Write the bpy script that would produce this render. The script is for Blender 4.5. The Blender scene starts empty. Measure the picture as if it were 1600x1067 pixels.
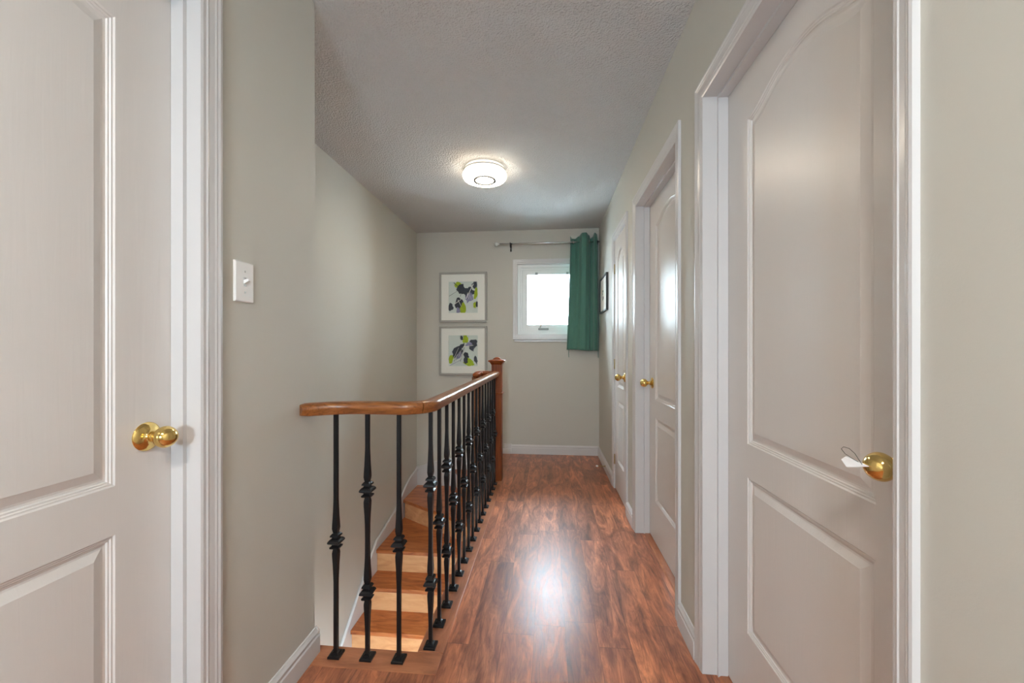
import bpy, bmesh, math, random
from math import sin, cos, pi, radians
from mathutils import Vector, Matrix
random.seed(4)
sc = bpy.context.scene
COL = sc.collection

# ------------------------------------------------------------------ camera
F = 615.0
H = 1.1446                 # eye height
CEIL = 2.44
cam_d = bpy.data.cameras.new('camera')
cam = bpy.data.objects.new('camera', cam_d); COL.objects.link(cam)
cam_d.sensor_width = 36.0
cam_d.lens = F / 1600.0 * 36.0
cam_d.shift_y = 11.5 / 1600.0
cam_d.clip_start = 0.02
cam.location = (0, 0, H)
YAW = math.atan(56.0 / F)
cam.rotation_euler = (pi / 2, 0, YAW)
sc.camera = cam

# ------------------------------------------------------------------ world, exposure
sc.view_settings.view_transform = 'Standard'
sc.view_settings.look = 'None'
sc.view_settings.gamma = 1.0
sc.view_settings.use_curve_mapping = False
sc.view_settings.exposure = 1.62
w = bpy.data.worlds.new('daylight'); sc.world = w; w.use_nodes = True
bg = w.node_tree.nodes['Background']
bg.inputs[0].default_value = (0.70, 0.87, 1.0, 1)
bg.inputs[1].default_value = 42.0
sc.cycles.max_bounces = 10
sc.cycles.diffuse_bounces = 7
sc.cycles.sample_clamp_indirect = 6.0

# lamp levels (rear and lower are added fill)
MAIN_LAMP = 15.0
REAR_FILL = 58.0
LOWER_FILL = 165.0

# ------------------------------------------------------------------ scene measures (metres)
XR = 0.5477        # right wall face
XL = -0.872        # left wall face beside the camera
XS = -1.4628       # stairwell wall face
YB = 4.29          # end wall face
YN = -1.9          # wall behind the camera
YW = 1.405         # where the left wall ends
XE = -0.492        # floor edge along the stairwell
YE = 1.450         # floor edge across the stairwell
LOW = -2.62        # floor of the storey below


# ================================================================== helpers
def add_tag(o, label=None, cat=None, group=None, kind=None):
    if label: o['label'] = label
    if cat: o['category'] = cat
    if group: o['group'] = group
    if kind: o['kind'] = kind
    return o

def link(name, bm, mats, parent=None, loc=(0, 0, 0), smooth=False):
    bmesh.ops.remove_doubles(bm, verts=bm.verts, dist=1e-6)
    bmesh.ops.recalc_face_normals(bm, faces=bm.faces)
    me = bpy.data.meshes.new(name); bm.to_mesh(me); bm.free()
    if not isinstance(mats, (list, tuple)): mats = [mats]
    for m in mats: me.materials.append(m)
    if smooth:
        for p in me.polygons: p.use_smooth = True
    o = bpy.data.objects.new(name, me); COL.objects.link(o)
    o.location = loc
    if parent is not None: o.parent = parent
    return o

def empty(name, loc=(0, 0, 0)):
    o = bpy.data.objects.new(name, None); COL.objects.link(o); o.location = loc
    o.empty_display_size = 0.05
    return o

def box(bm, x0, x1, y0, y1, z0, z1, mi=0):
    v = [bm.verts.new(p) for p in ((x0, y0, z0), (x1, y0, z0), (x1, y1, z0), (x0, y1, z0),
                                   (x0, y0, z1), (x1, y0, z1), (x1, y1, z1), (x0, y1, z1))]
    for f in ((3, 2, 1, 0), (4, 5, 6, 7), (0, 1, 5, 4), (1, 2, 6, 5), (2, 3, 7, 6), (3, 0, 4, 7)):
        fc = bm.faces.new([v[i] for i in f]); fc.material_index = mi
    return v

def bevel(o, wd=0.002, seg=2, ang=40):
    m = o.modifiers.new('bevel', 'BEVEL'); m.width = wd; m.segments = seg
    m.limit_method = 'ANGLE'; m.angle_limit = radians(ang)
    return o

def smooth_by_angle(o, ang=35):
    me = o.data
    for p in me.polygons: p.use_smooth = True
    try: me.set_sharp_from_angle(angle=radians(ang))
    except Exception: pass
    return o

def prism(bm, pts, z0, z1, mi=0):
    """pts: closed 2D outline (x, y), extruded in z"""
    a = [bm.verts.new((x, y, z0)) for x, y in pts]; b = [bm.verts.new((x, y, z1)) for x, y in pts]
    n = len(pts)
    f = bm.faces.new(a); f.material_index = mi
    f = bm.faces.new(b); f.material_index = mi
    for i in range(n):
        f = bm.faces.new((a[i], a[(i + 1) % n], b[(i + 1) % n], b[i])); f.material_index = mi

def prism_axis(bm, pts, a0, a1, fn, mi=0):
    """pts: closed outline (p, q); fn(p, q, t) -> xyz"""
    a = [bm.verts.new(fn(p, q, a0)) for p, q in pts]; b = [bm.verts.new(fn(p, q, a1)) for p, q in pts]
    n = len(pts)
    f = bm.faces.new(a); f.material_index = mi
    f = bm.faces.new(b); f.material_index = mi
    for i in range(n):
        f = bm.faces.new((a[i], a[(i + 1) % n], b[(i + 1) % n], b[i])); f.material_index = mi

def sqloft(bm, prof, cx=0, cy=0):
    """square section loft: prof = [(z, half width), ...]"""
    rings = []
    for z, r in prof:
        rings.append([bm.verts.new((cx + sx * r, cy + sy * r, z)) for sx, sy in ((-1, -1), (1, -1), (1, 1), (-1, 1))])
    for a, b in zip(rings, rings[1:]):
        for i in range(4): bm.faces.new((a[i], a[(i + 1) % 4], b[(i + 1) % 4], b[i]))
    bm.faces.new(rings[0][::-1]); bm.faces.new(rings[-1])

def lathe(bm, prof, mat=Matrix.Identity(4), n=32, mi=0):
    """prof = [(h, r)] turned about local z, then transformed"""
    rings = []
    for h, r in prof:
        if r < 1e-5: rings.append([bm.verts.new(mat @ Vector((0, 0, h)))])
        else: rings.append([bm.verts.new(mat @ Vector((r * cos(2 * pi * i / n), r * sin(2 * pi * i / n), h))) for i in range(n)])
    for a, b in zip(rings, rings[1:]):
        for i in range(n):
            j = (i + 1) % n
            if len(a) == 1 and len(b) == 1: continue
            if len(a) == 1: f = bm.faces.new((a[0], b[j], b[i]))
            elif len(b) == 1: f = bm.faces.new((a[i], a[j], b[0]))
            else: f = bm.faces.new((a[i], a[j], b[j], b[i]))
            f.material_index = mi
    if len(rings[0]) > 1: bm.faces.new(rings[0][::-1]).material_index = mi
    if len(rings[-1]) > 1: bm.faces.new(rings[-1]).material_index = mi

def sweep(bm, path, prof, up=Vector((0, 0, 1)), mi=0, scale=None, caps=True):
    """prof = closed outline (side, up) swept along path points"""
    rings = []
    P = [Vector(p) for p in path]
    for i, p in enumerate(P):
        t = (P[min(i + 1, len(P) - 1)] - P[max(i - 1, 0)]).normalized()
        side = t.cross(up).normalized(); u = side.cross(t).normalized()
        s = scale[i] if scale else 1.0
        rings.append([bm.verts.new(p + side * (a * s) + u * (b * s)) for a, b in prof])
    n = len(prof)
    for a, b in zip(rings, rings[1:]):
        for i in range(n):
            bm.faces.new((a[i], a[(i + 1) % n], b[(i + 1) % n], b[i])).material_index = mi
    if caps:
        bm.faces.new(rings[0][::-1]).material_index = mi; bm.faces.new(rings[-1]).material_index = mi

def circ(r, n=12): return [(r * cos(2 * pi * i / n), r * sin(2 * pi * i / n)) for i in range(n)]


# ================================================================== materials
def newmat(name):
    m = bpy.data.materials.new(name); m.use_nodes = True
    nt = m.node_tree
    return m, nt, nt.nodes['Principled BSDF']

def N(nt, typ, **kw):
    n = nt.nodes.new(typ)
    for k, v in kw.items(): setattr(n, k, v)
    return n

def paint(name, col, rough=0.5, bump=0.0, bscale=200, spec=0.5, var=0.03, vscale=1.5, coat=0.0, bdist=0.001):
    m, nt, b = newmat(name); L = nt.links
    geo = N(nt, 'ShaderNodeNewGeometry')
    nz = N(nt, 'ShaderNodeTexNoise'); nz.inputs['Scale'].default_value = vscale; nz.inputs['Detail'].default_value = 3
    L.new(geo.outputs['Position'], nz.inputs['Vector'])
    mx = N(nt, 'ShaderNodeMix', data_type='RGBA')
    mx.inputs['A'].default_value = tuple(c * (1 - var) for c in col) + (1,)
    mx.inputs['B'].default_value = tuple(min(1, c * (1 + var)) for c in col) + (1,)
    L.new(nz.outputs['Fac'], mx.inputs['Factor'])
    L.new(mx.outputs['Result'], b.inputs['Base Color'])
    b.inputs['Roughness'].default_value = rough
    b.inputs['Specular IOR Level'].default_value = spec
    if coat:
        b.inputs['Coat Weight'].default_value = coat; b.inputs['Coat Roughness'].default_value = 0.12
    if bump:
        n2 = N(nt, 'ShaderNodeTexNoise'); n2.inputs['Scale'].default_value = bscale; n2.inputs['Detail'].default_value = 2
        L.new(geo.outputs['Position'], n2.inputs['Vector'])
        bp = N(nt, 'ShaderNodeBump'); bp.inputs['Strength'].default_value = bump; bp.inputs['Distance'].default_value = bdist
        L.new(n2.outputs['Fac'], bp.inputs['Height']); L.new(bp.outputs['Normal'], b.inputs['Normal'])
    return m

def metal(name, col, rough):
    m, nt, b = newmat(name)
    b.inputs['Base Color'].default_value = (*col, 1); b.inputs['Metallic'].default_value = 1
    b.inputs['Roughness'].default_value = rough
    return m

def door_paint():
    m, nt, b = newmat('door_white'); L = nt.links
    geo = N(nt, 'ShaderNodeNewGeometry')
    mp = N(nt, 'ShaderNodeMapping'); mp.inputs['Scale'].default_value = (60, 60, 3.5)
    L.new(geo.outputs['Position'], mp.inputs['Vector'])
    wv = N(nt, 'ShaderNodeTexNoise'); wv.inputs['Scale'].default_value = 1.0
    wv.inputs['Detail'].default_value = 4; wv.inputs['Distortion'].default_value = 1.5
    L.new(mp.outputs['Vector'], wv.inputs['Vector'])
    bp = N(nt, 'ShaderNodeBump'); bp.inputs['Strength'].default_value = 0.30; bp.inputs['Distance'].default_value = 0.0012
    L.new(wv.outputs['Fac'], bp.inputs['Height']); L.new(bp.outputs['Normal'], b.inputs['Normal'])
    b.inputs['Base Color'].default_value = (0.68, 0.655, 0.635, 1)
    b.inputs['Roughness'].default_value = 0.34
    b.inputs['Specular IOR Level'].default_value = 0.5
    return m

def wood(name, cols, axis='Y', rough=0.3, gscale=30, coat=0.3, stretch=0.06, bump=0.15):
    """grain runs along the given world axis"""
    m, nt, b = newmat(name); L = nt.links
    tc = N(nt, 'ShaderNodeNewGeometry')
    mp = N(nt, 'ShaderNodeMapping')
    s = [gscale] * 3; s['XYZ'.index(axis)] = gscale * stretch
    mp.inputs['Scale'].default_value = s
    L.new(tc.outputs['Position'], mp.inputs['Vector'])
    nz = N(nt, 'ShaderNodeTexNoise'); nz.inputs['Scale'].default_value = 1; nz.inputs['Detail'].default_value = 6
    nz.inputs['Distortion'].default_value = 1.2; nz.inputs['Roughness'].default_value = 0.6
    L.new(mp.outputs['Vector'], nz.inputs['Vector'])
    cr = N(nt, 'ShaderNodeValToRGB')
    els = cr.color_ramp.elements
    els[0].position = 0.30; els[0].color = (*cols[0], 1)
    els[1].position = 0.72; els[1].color = (*cols[-1], 1)
    if len(cols) > 2:
        e = els.new(0.5); e.color = (*cols[1], 1)
    L.new(nz.outputs['Fac'], cr.inputs['Fac']); L.new(cr.outputs['Color'], b.inputs['Base Color'])
    b.inputs['Roughness'].default_value = rough
    b.inputs['Coat Weight'].default_value = coat; b.inputs['Coat Roughness'].default_value = 0.15
    bp = N(nt, 'ShaderNodeBump'); bp.inputs['Strength'].default_value = bump; bp.inputs['Distance'].default_value = 0.0008
    L.new(nz.outputs['Fac'], bp.inputs['Height']); L.new(bp.outputs['Normal'], b.inputs['Normal'])
    return m

def floor_mat(name='laminate_floor', pw=0.125, pl=0.85, swap=False, seams=True):
    m, nt, b = newmat(name); L = nt.links
    geo = N(nt, 'ShaderNodeNewGeometry'); sp = N(nt, 'ShaderNodeSeparateXYZ')
    L.new(geo.outputs['Position'], sp.inputs[0])
    X, Y = (sp.outputs['Y'], sp.outputs['X']) if swap else (sp.outputs['X'], sp.outputs['Y'])
    def M(op, a, c=None):
        n = N(nt, 'ShaderNodeMath', operation=op)
        for i, v in enumerate((a, c)):
            if v is None: continue
            if isinstance(v, (int, float)): n.inputs[i].default_value = v
            else: L.new(v, n.inputs[i])
        return n.outputs[0]
    u = M('DIVIDE', M('ADD', X, 0.055), pw)
    row = M('FLOOR', u); fu = M('FRACT', u)
    wn = N(nt, 'ShaderNodeTexWhiteNoise', noise_dimensions='1D'); L.new(row, wn.inputs['W'])
    v = M('ADD', M('DIVIDE', Y, pl), M('MULTIPLY', wn.outputs['Value'], 7.0))
    colm = M('FLOOR', v); fv = M('FRACT', v)
    cb = N(nt, 'ShaderNodeCombineXYZ'); L.new(row, cb.inputs[0]); L.new(colm, cb.inputs[1])
    w2 = N(nt, 'ShaderNodeTexWhiteNoise', noise_dimensions='3D'); L.new(cb.outputs[0], w2.inputs['Vector'])
    # grain
    off = N(nt, 'ShaderNodeVectorMath', operation='SCALE'); L.new(w2.outputs['Color'], off.inputs[0]); off.inputs['Scale'].default_value = 40
    pos = N(nt, 'ShaderNodeCombineXYZ')
    L.new(M('MULTIPLY', X, 15.0), pos.inputs[0]); L.new(M('MULTIPLY', Y, 3.2), pos.inputs[1])
    ad = N(nt, 'ShaderNodeVectorMath', operation='ADD'); L.new(pos.outputs[0], ad.inputs[0]); L.new(off.outputs[0], ad.inputs[1])
    g = N(nt, 'ShaderNodeTexNoise'); g.inputs['Scale'].default_value = 1.0; g.inputs['Detail'].default_value = 7
    g.inputs['Roughness'].default_value = 0.68; g.inputs['Distortion'].default_value = 1.1
    L.new(ad.outputs[0], g.inputs['Vector'])
    cr = N(nt, 'ShaderNodeValToRGB'); els = cr.color_ramp.elements
    els[0].position = 0.28; els[0].color = (0.060, 0.022, 0.012, 1)
    els[1].position = 0.74; els[1].color = (0.43, 0.165, 0.078, 1)
    e = els.new(0.46); e.color = (0.165, 0.056, 0.027, 1)
    e = els.new(0.58); e.color = (0.265, 0.094, 0.044, 1)
    L.new(g.outputs['Fac'], cr.inputs['Fac'])
    # dark scraped streaks
    sv = N(nt, 'ShaderNodeCombineXYZ'); L.new(M('MULTIPLY', X, 55.0), sv.inputs[0]); L.new(M('MULTIPLY', Y, 6.0), sv.inputs[1])
    sa = N(nt, 'ShaderNodeVectorMath', operation='ADD'); L.new(sv.outputs[0], sa.inputs[0]); L.new(off.outputs[0], sa.inputs[1])
    sn = N(nt, 'ShaderNodeTexNoise'); sn.inputs['Scale'].default_value = 1.0; sn.inputs['Detail'].default_value = 5; sn.inputs['Distortion'].default_value = 2.0
    L.new(sa.outputs[0], sn.inputs['Vector'])
    sr = N(nt, 'ShaderNodeMapRange'); L.new(sn.outputs['Fac'], sr.inputs['Value'])
    sr.inputs['From Min'].default_value = 0.36; sr.inputs['From Max'].default_value = 0.52; sr.inputs['To Min'].default_value = 0.76; sr.inputs['To Max'].default_value = 1.06
    # per-plank tone
    tone = N(nt, 'ShaderNodeMapRange'); L.new(w2.outputs['Value'], tone.inputs['Value'])
    tone.inputs['To Min'].default_value = 1.40; tone.inputs['To Max'].default_value = 2.05
    ml = N(nt, 'ShaderNodeVectorMath', operation='SCALE'); L.new(cr.outputs['Color'], ml.inputs[0]); L.new(M('MULTIPLY', tone.outputs[0], sr.outputs[0]), ml.inputs['Scale'])
    # seams
    ex = M('MINIMUM', fu, M('SUBTRACT', 1.0, fu)); ey = M('MINIMUM', fv, M('SUBTRACT', 1.0, fv))
    sx = M('LESS_THAN', ex, 0.009); sy = M('LESS_THAN', ey, 0.0014)
    seam = M('MAXIMUM', sx, sy)
    mx = N(nt, 'ShaderNodeMix', data_type='RGBA'); L.new(M('MULTIPLY', seam, 0.55), mx.inputs['Factor'])
    L.new(ml.outputs[0], mx.inputs['A']); mx.inputs['B'].default_value = (0.05, 0.02, 0.012, 1)
    L.new(mx.outputs['Result'], b.inputs['Base Color'])
    # gloss
    rg = N(nt, 'ShaderNodeMapRange'); L.new(g.outputs['Fac'], rg.inputs['Value'])
    rg.inputs['To Min'].default_value = 0.26; rg.inputs['To Max'].default_value = 0.37
    L.new(rg.outputs[0], b.inputs['Roughness'])
    b.inputs['Specular IOR Level'].default_value = 0.55
    hs = M('SUBTRACT', M('MULTIPLY', g.outputs['Fac'], 0.8), M('MULTIPLY', seam, 0.6))
    bp = N(nt, 'ShaderNodeBump'); bp.inputs['Strength'].default_value = 0.30; bp.inputs['Distance'].default_value = 0.0007
    L.new(hs, bp.inputs['Height']); L.new(bp.outputs['Normal'], b.inputs['Normal'])
    return m

def emit_mat(name, col, strength):
    m, nt, b = newmat(name)
    b.inputs['Base Color'].default_value = (0.9, 0.9, 0.9, 1)
    b.inputs['Emission Color'].default_value = (*col, 1); b.inputs['Emission Strength'].default_value = strength
    return m

def glass_mat():
    m = bpy.data.materials.new('window_glass'); m.use_nodes = True; nt = m.node_tree; nt.nodes.clear()
    out = N(nt, 'ShaderNodeOutputMaterial'); tr = N(nt, 'ShaderNodeBsdfTransparent'); gl = N(nt, 'ShaderNodeBsdfGlossy')
    gl.inputs['Roughness'].default_value = 0.02; tr.inputs['Color'].default_value = (0.985, 0.99, 0.99, 1)
    fr = N(nt, 'ShaderNodeFresnel'); fr.inputs['IOR'].default_value = 1.3
    mx = N(nt, 'ShaderNodeMixShader'); nt.links.new(fr.outputs[0], mx.inputs[0]); nt.links.new(tr.outputs[0], mx.inputs[1])
    nt.links.new(gl.outputs[0], mx.inputs[2]); nt.links.new(mx.outputs[0], out.inputs[0])
    return m

M_WALL = paint('greige_wall', (0.545, 0.530, 0.478), 0.62, 0.15, 260, 0.35, 0.02)
M_CEIL = paint('stipple_ceiling', (0.60, 0.605, 0.60), 0.95, 1.0, 115, 0.1, 0.02, bdist=0.010)
M_TRIM = paint('trim_white', (0.61, 0.60, 0.60), 0.28, 0, spec=0.5, var=0.01)
M_DOOR = door_paint()
M_FLOOR = floor_mat()
M_NOSE_X = wood('nosing_wood_across', [(0.23, 0.082, 0.036), (0.37, 0.135, 0.060), (0.50, 0.205, 0.098)], 'X', 0.33, 16, 0.15, 0.25)
M_NOSE_Y = wood('nosing_wood_along', [(0.23, 0.082, 0.036), (0.37, 0.135, 0.060), (0.50, 0.205, 0.098)], 'Y', 0.33, 16, 0.15, 0.25)
M_RAIL = wood('oak_handrail', [(0.125, 0.036, 0.008), (0.25, 0.084, 0.019), (0.37, 0.140, 0.036)], 'X', 0.36, 75, 0.2, 0.12)
M_RAIL_Y = wood('oak_handrail_long', [(0.125, 0.036, 0.008), (0.25, 0.084, 0.019), (0.37, 0.140, 0.036)], 'Y', 0.36, 75, 0.2, 0.05)
M_NEWEL = wood('oak_newel', [(0.115, 0.023, 0.004), (0.20, 0.045, 0.007), (0.285, 0.075, 0.012)], 'Z', 0.45, 60, 0.0, 0.05)
M_NEWEL.node_tree.nodes['Principled BSDF'].inputs['Specular IOR Level'].default_value = 0.25
M_TREAD = wood('maple_tread', [(0.25, 0.062, 0.014), (0.43, 0.125, 0.030), (0.56, 0.205, 0.062)], 'X', 0.3, 22, 0.3, 0.2)
M_RISER = wood('maple_riser', [(0.54, 0.255, 0.105), (0.66, 0.345, 0.155), (0.76, 0.44, 0.215)], 'X', 0.4, 14, 0.2, 0.25)
M_IRON = paint('black_iron', (0.007, 0.007, 0.008), 0.36, 0.15, 300, 0.32, 0.1)
M_BRASS = metal('polished_brass', (0.78, 0.56, 0.20), 0.13)
M_STEEL = metal('satin_nickel', (0.72, 0.73, 0.75), 0.25)
M_HINGE = metal('hinge_brass', (0.45, 0.36, 0.2), 0.3)
M_PLATE = paint('switch_white', (0.84, 0.84, 0.83), 0.3, var=0.0)
M_DARK = paint('dark_slot', (0.05, 0.05, 0.05), 0.5, var=0.0)
M_BLACK = paint('black_frame', (0.018, 0.020, 0.022), 0.35, var=0.0)
M_SILVER = paint('silver_frame', (0.36, 0.35, 0.32), 0.35, var=0.03, vscale=30)
M_MAT = paint('mat_board', (0.92, 0.90, 0.84), 0.8, var=0.0)
M_PAPER = paint('print_paper', (0.70, 0.755, 0.71), 0.8, var=0.06, vscale=12)
M_INK = paint('print_charcoal', (0.045, 0.055, 0.075), 0.7, var=0.5, vscale=60)
M_LIME = paint('print_lime', (0.42, 0.55, 0.02), 0.7, var=0.35, vscale=60)
M_LILAC = paint('print_lilac', (0.30, 0.29, 0.46), 0.7, var=0.3, vscale=60)
M_VINYL = paint('window_vinyl', (0.80, 0.83, 0.83), 0.35, var=0.0)
M_SIDING = paint('white_siding', (0.86, 0.87, 0.87), 0.6, var=0.02)
M_TAG = paint('tag_paper', (0.88, 0.87, 0.88), 0.6, var=0.0)
M_GLASS = glass_mat()
M_GREY = paint('grey_hardware', (0.30, 0.34, 0.34), 0.4, var=0.0)
M_LAMP = emit_mat('lamp_diffuser', (1.0, 0.86, 0.68), MAIN_LAMP)
M_FILL_R = emit_mat('rear_fill_diffuser', (1.0, 0.93, 0.85), REAR_FILL)
M_FILL_L = emit_mat('lower_fill_diffuser', (0.74, 0.88, 1.0), LOWER_FILL)
M_LAMPRIM = emit_mat('lamp_rim', (1.0, 0.87, 0.70), 6.0)
M_LAMPSIDE = emit_mat('lamp_side_rings', (1.0, 0.84, 0.62), 0.30)
M_CHROME = paint('grey_ring', (0.03, 0.03, 0.03), 0.5, spec=0.1, var=0.0)

def curtain_mat():
    m, nt, b = newmat('green_curtain'); L = nt.links
    geo = N(nt, 'ShaderNodeNewGeometry')
    mp = N(nt, 'ShaderNodeMapping'); mp.inputs['Scale'].default_value = (500, 500, 900); L.new(geo.outputs['Position'], mp.inputs['Vector'])
    nz = N(nt, 'ShaderNodeTexNoise'); nz.inputs['Scale'].default_value = 1; L.new(mp.outputs['Vector'], nz.inputs['Vector'])
    cr = N(nt, 'ShaderNodeValToRGB'); cr.color_ramp.elements[0].color = (0.045, 0.150, 0.115, 1); cr.color_ramp.elements[1].color = (0.085, 0.230, 0.175, 1)
    L.new(nz.outputs['Fac'], cr.inputs['Fac']); L.new(cr.outputs['Color'], b.inputs['Base Color'])
    b.inputs['Roughness'].default_value = 0.75
    b.inputs['Sheen Weight'].default_value = 0.25
    return m
M_CURT = curtain_mat()


# ================================================================== the shell
DOORS_R = [(0.674, 1.441), (1.742, 2.508), (2.822, 3.300)]   # openings in the right wall
DOOR_H = 2.030
DOOR_L = (0.912 - 0.761, 0.912)
WT = 0.125
def wall_with_openings(bm, xa, xb, y0, y1, z0, z1, openings):
    y = y0
    for a, b_, zb, zt in openings:
        box(bm, xa, xb, y, a, z0, z1)
        if zt < z1: box(bm, xa, xb, a, b_, zt, z1)
        if zb > z0: box(bm, xa, xb, a, b_, z0, zb)
        y = b_
    box(bm, xa, xb, y, y1, z0, z1)

bm = bmesh.new()
wall_with_openings(bm, XR, XR + WT, YN, YB + 0.12, -0.02, CEIL, [(a - 0.012, b + 0.012, -0.02, DOOR_H + 0.012) for a, b in DOORS_R])
box(bm, XR + WT, XR + WT + 0.05, YN, YB + 0.12, -0.3, CEIL)      # unseen backing sheet added to block light behind the doors
add_tag(link('wall_right', bm, M_WALL), 'greige painted wall on the right, holding three white doors', 'wall', kind='structure')

bm = bmesh.new()
wall_with_openings(bm, XL - WT, XL, YN, YW, -0.02, CEIL, [(DOOR_L[0] - 0.012, DOOR_L[1] + 0.012, -0.02, DOOR_H + 0.012)])
box(bm, XL - WT - 0.05, XL - WT, YN, DOOR_L[1] + 0.02, -0.3, CEIL)  # unseen sheet added behind the left door to keep light out
box(bm, XL - WT, XL, 1.0, YW, -0.25, -0.02)
add_tag(link('wall_left', bm, M_WALL), 'greige painted wall beside the left door, with the light switch', 'wall', kind='structure')

bm = bmesh.new()
box(bm, XS - 0.12, XS, 0.9, YB + 0.12, LOW, CEIL)
add_tag(link('wall_stairwell', bm, M_WALL), 'pale greige long wall of the stairwell behind the railing', 'wall', kind='structure')
bm = bmesh.new(); box(bm, XS, XL - WT, 0.9, 1.0, -0.25, CEIL)
add_tag(link('wall_stairwell_end', bm, M_WALL), 'greige wall closing the near end of the stairwell', 'wall', kind='structure')
bm = bmesh.new(); box(bm, XS - 0.12, XS, -0.6, 0.9, LOW, -0.25)
add_tag(link('wall_lower_left', bm, M_WALL), 'greige wall on the left of the lower hall', 'wall', kind='structure')
bm = bmesh.new(); box(bm, XS - 0.12, XR + WT, -0.7, -0.6, LOW, -0.25)
add_tag(link('wall_lower_front', bm, M_WALL), 'greige wall at the front of the lower hall', 'wall', kind='structure')
bm = bmesh.new(); box(bm, XR, XR + WT, -0.6, YB, LOW, -0.25)
add_tag(link('wall_lower_right', bm, M_WALL), 'greige wall on the right of the lower hall', 'wall', kind='structure')
bm = bmesh.new(); box(bm, XS - 0.12, XL - WT, -0.7, 1.0, -0.27, -0.25)
add_tag(link('ceiling_lower', bm, M_CEIL), 'white ceiling of the lower hall', 'ceiling', kind='structure')

# end wall with the window opening
WX0, WX1, WZ0, WZ1 = -0.345, 0.425, 1.290, 2.085
bm = bmesh.new()
TB = 0.14
box(bm, XS - 0.12, WX0, YB, YB + TB, LOW, CEIL); box(bm, WX1, XR + WT, YB, YB + TB, LOW, CEIL)
box(bm, WX0, WX1, YB, YB + TB, LOW, WZ0); box(bm, WX0, WX1, YB, YB + TB, WZ1, CEIL)
add_tag(link('wall_back', bm, M_WALL), 'greige end wall with the small window and two pictures', 'wall', kind='structure')

# wall behind the camera; its unseen window is added to light this end
RX0, RX1, RZ0, RZ1 = -0.50, 0.10, 1.15, 1.77
bm = bmesh.new()
box(bm, XL - WT, RX0, YN - TB, YN, -0.02, CEIL); box(bm, RX1, XR + WT, YN - TB, YN, -0.02, CEIL)
box(bm, RX0, RX1, YN - TB, YN, -0.02, RZ0); box(bm, RX0, RX1, YN - TB, YN, RZ1, CEIL)
add_tag(link('wall_front', bm, M_WALL), 'greige wall behind the viewpoint with an added window', 'wall', kind='structure')

bm = bmesh.new()
box(bm, XS - 0.12, XR + WT + 0.05, YN - TB, YB + TB, CEIL, CEIL + 0.1)
add_tag(link('ceiling', bm, M_CEIL), 'white stippled ceiling over the hall and stairwell', 'ceiling', kind='structure')

# floor: hall floor around the stairwell opening
NW = 0.10                                   # nosing board width
bm = bmesh.new()
box(bm, XL - WT, XR + WT, YN, YE - NW, -0.25, 0.0)
box(bm, XE + NW, XR + WT, YE - NW, YB, -0.25, 0.0)
add_tag(link('floor', bm, M_FLOOR), 'reddish brown hand-scraped plank floor of the hall', 'floor', kind='structure')
# nosing boards round the opening
bm = bmesh.new()
box(bm, XL - WT, XE + NW, YE - NW, YE, -0.030, 0.0005)
box(bm, XL - WT, XE + NW, YE - NW + .002, YE - 0.022, -0.25, -0.030)
o = bevel(link('trim_1', bm, M_NOSE_X), 0.004)
add_tag(o, 'orange brown wooden nosing board under the first three balusters', 'floor nosing', kind='structure')
bm = bmesh.new()
box(bm, XE, XE + NW, YE, YB, -0.030, 0.0005)
box(bm, XE + 0.022, XE + NW, YE, YB, -0.25, -0.030)
o = bevel(link('trim_2', bm, M_NOSE_Y), 0.004)
add_tag(o, 'orange brown wooden nosing board along the long side of the stairwell', 'floor nosing', kind='structure')
# inner wall of the stairwell under the hall floor, and the storey below
bm = bmesh.new()
box(bm, XE + 0.03, XE + 0.13, YE, YB, LOW, -0.25)
add_tag(link('wall_inner', bm, M_WALL), 'greige wall below the hall floor edge of the stairwell', 'wall', kind='structure')
bm = bmesh.new()
box(bm, XS - 0.12, XR + WT, -0.7, YB + TB, LOW - 0.1, LOW)
add_tag(link('floor_lower', bm, M_FLOOR), 'brown plank floor of the storey below, at the foot of the stairs', 'floor', kind='structure')


# ---------------------------------------------------------------- baseboards
def bb_profile(h=0.10, t=0.015):
    return [(0, 0), (t, 0), (t, 0.006), (t, h * 0.66), (t * 0.80, h * 0.70), (t * 0.80, h * 0.77), (t * 0.95, h * 0.80), (t * 0.95, h * 0.85), (t * 0.55, h * 0.93), (t * 0.30, h), (0, h)]

def baseboard(name, label, runs):
    """runs: list of (axis, plane, side, a, b)"""
    bm = bmesh.new()
    for axis, plane, side, a, b_ in runs:
        if axis == 'Y': fn = lambda p, q, t, P=plane, S=side: (P + S * p, t, q)
        else: fn = lambda p, q, t, P=plane, S=side: (t, P + S * p, q)
        prism_axis(bm, bb_profile(), a, b_, fn)
    o = link(name, bm, M_TRIM)
    return add_tag(bevel(o, 0.0012, 1), label, 'baseboard', kind='structure')

CW = 0.060    # casing width
baseboard('baseboard_left', 'white baseboard under the switch wall beside the left door', [('Y', XL, 1, 0.972, YW + 0.012), ('X', YW, 1, XL - 0.1, XL + 0.012), ('Y', XL, 1, YN, DOOR_L[0] - CW)])
baseboard('baseboard_back', 'white baseboard along the end wall below the window', [('X', YB, -1, -0.395, XR)])
baseboard('baseboard_right_far', 'white baseboard in the far right corner with the door stop', [('Y', XR, -1, DOORS_R[2][1] + CW, YB)])
baseboard('baseboard_right_middle', 'short white baseboard between the two far doors', [('Y', XR, -1, DOORS_R[1][1] + CW, DOORS_R[2][0] - CW)])
baseboard('baseboard_right_near', 'short white baseboard between the two near doors', [('Y', XR, -1, DOORS_R[0][1] + CW, DOORS_R[1][0] - CW)])
baseboard('baseboard_right_front', 'white baseboard on the right wall beside the viewpoint', [('Y', XR, -1, YN, DOORS_R[0][0] - CW)])


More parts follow.
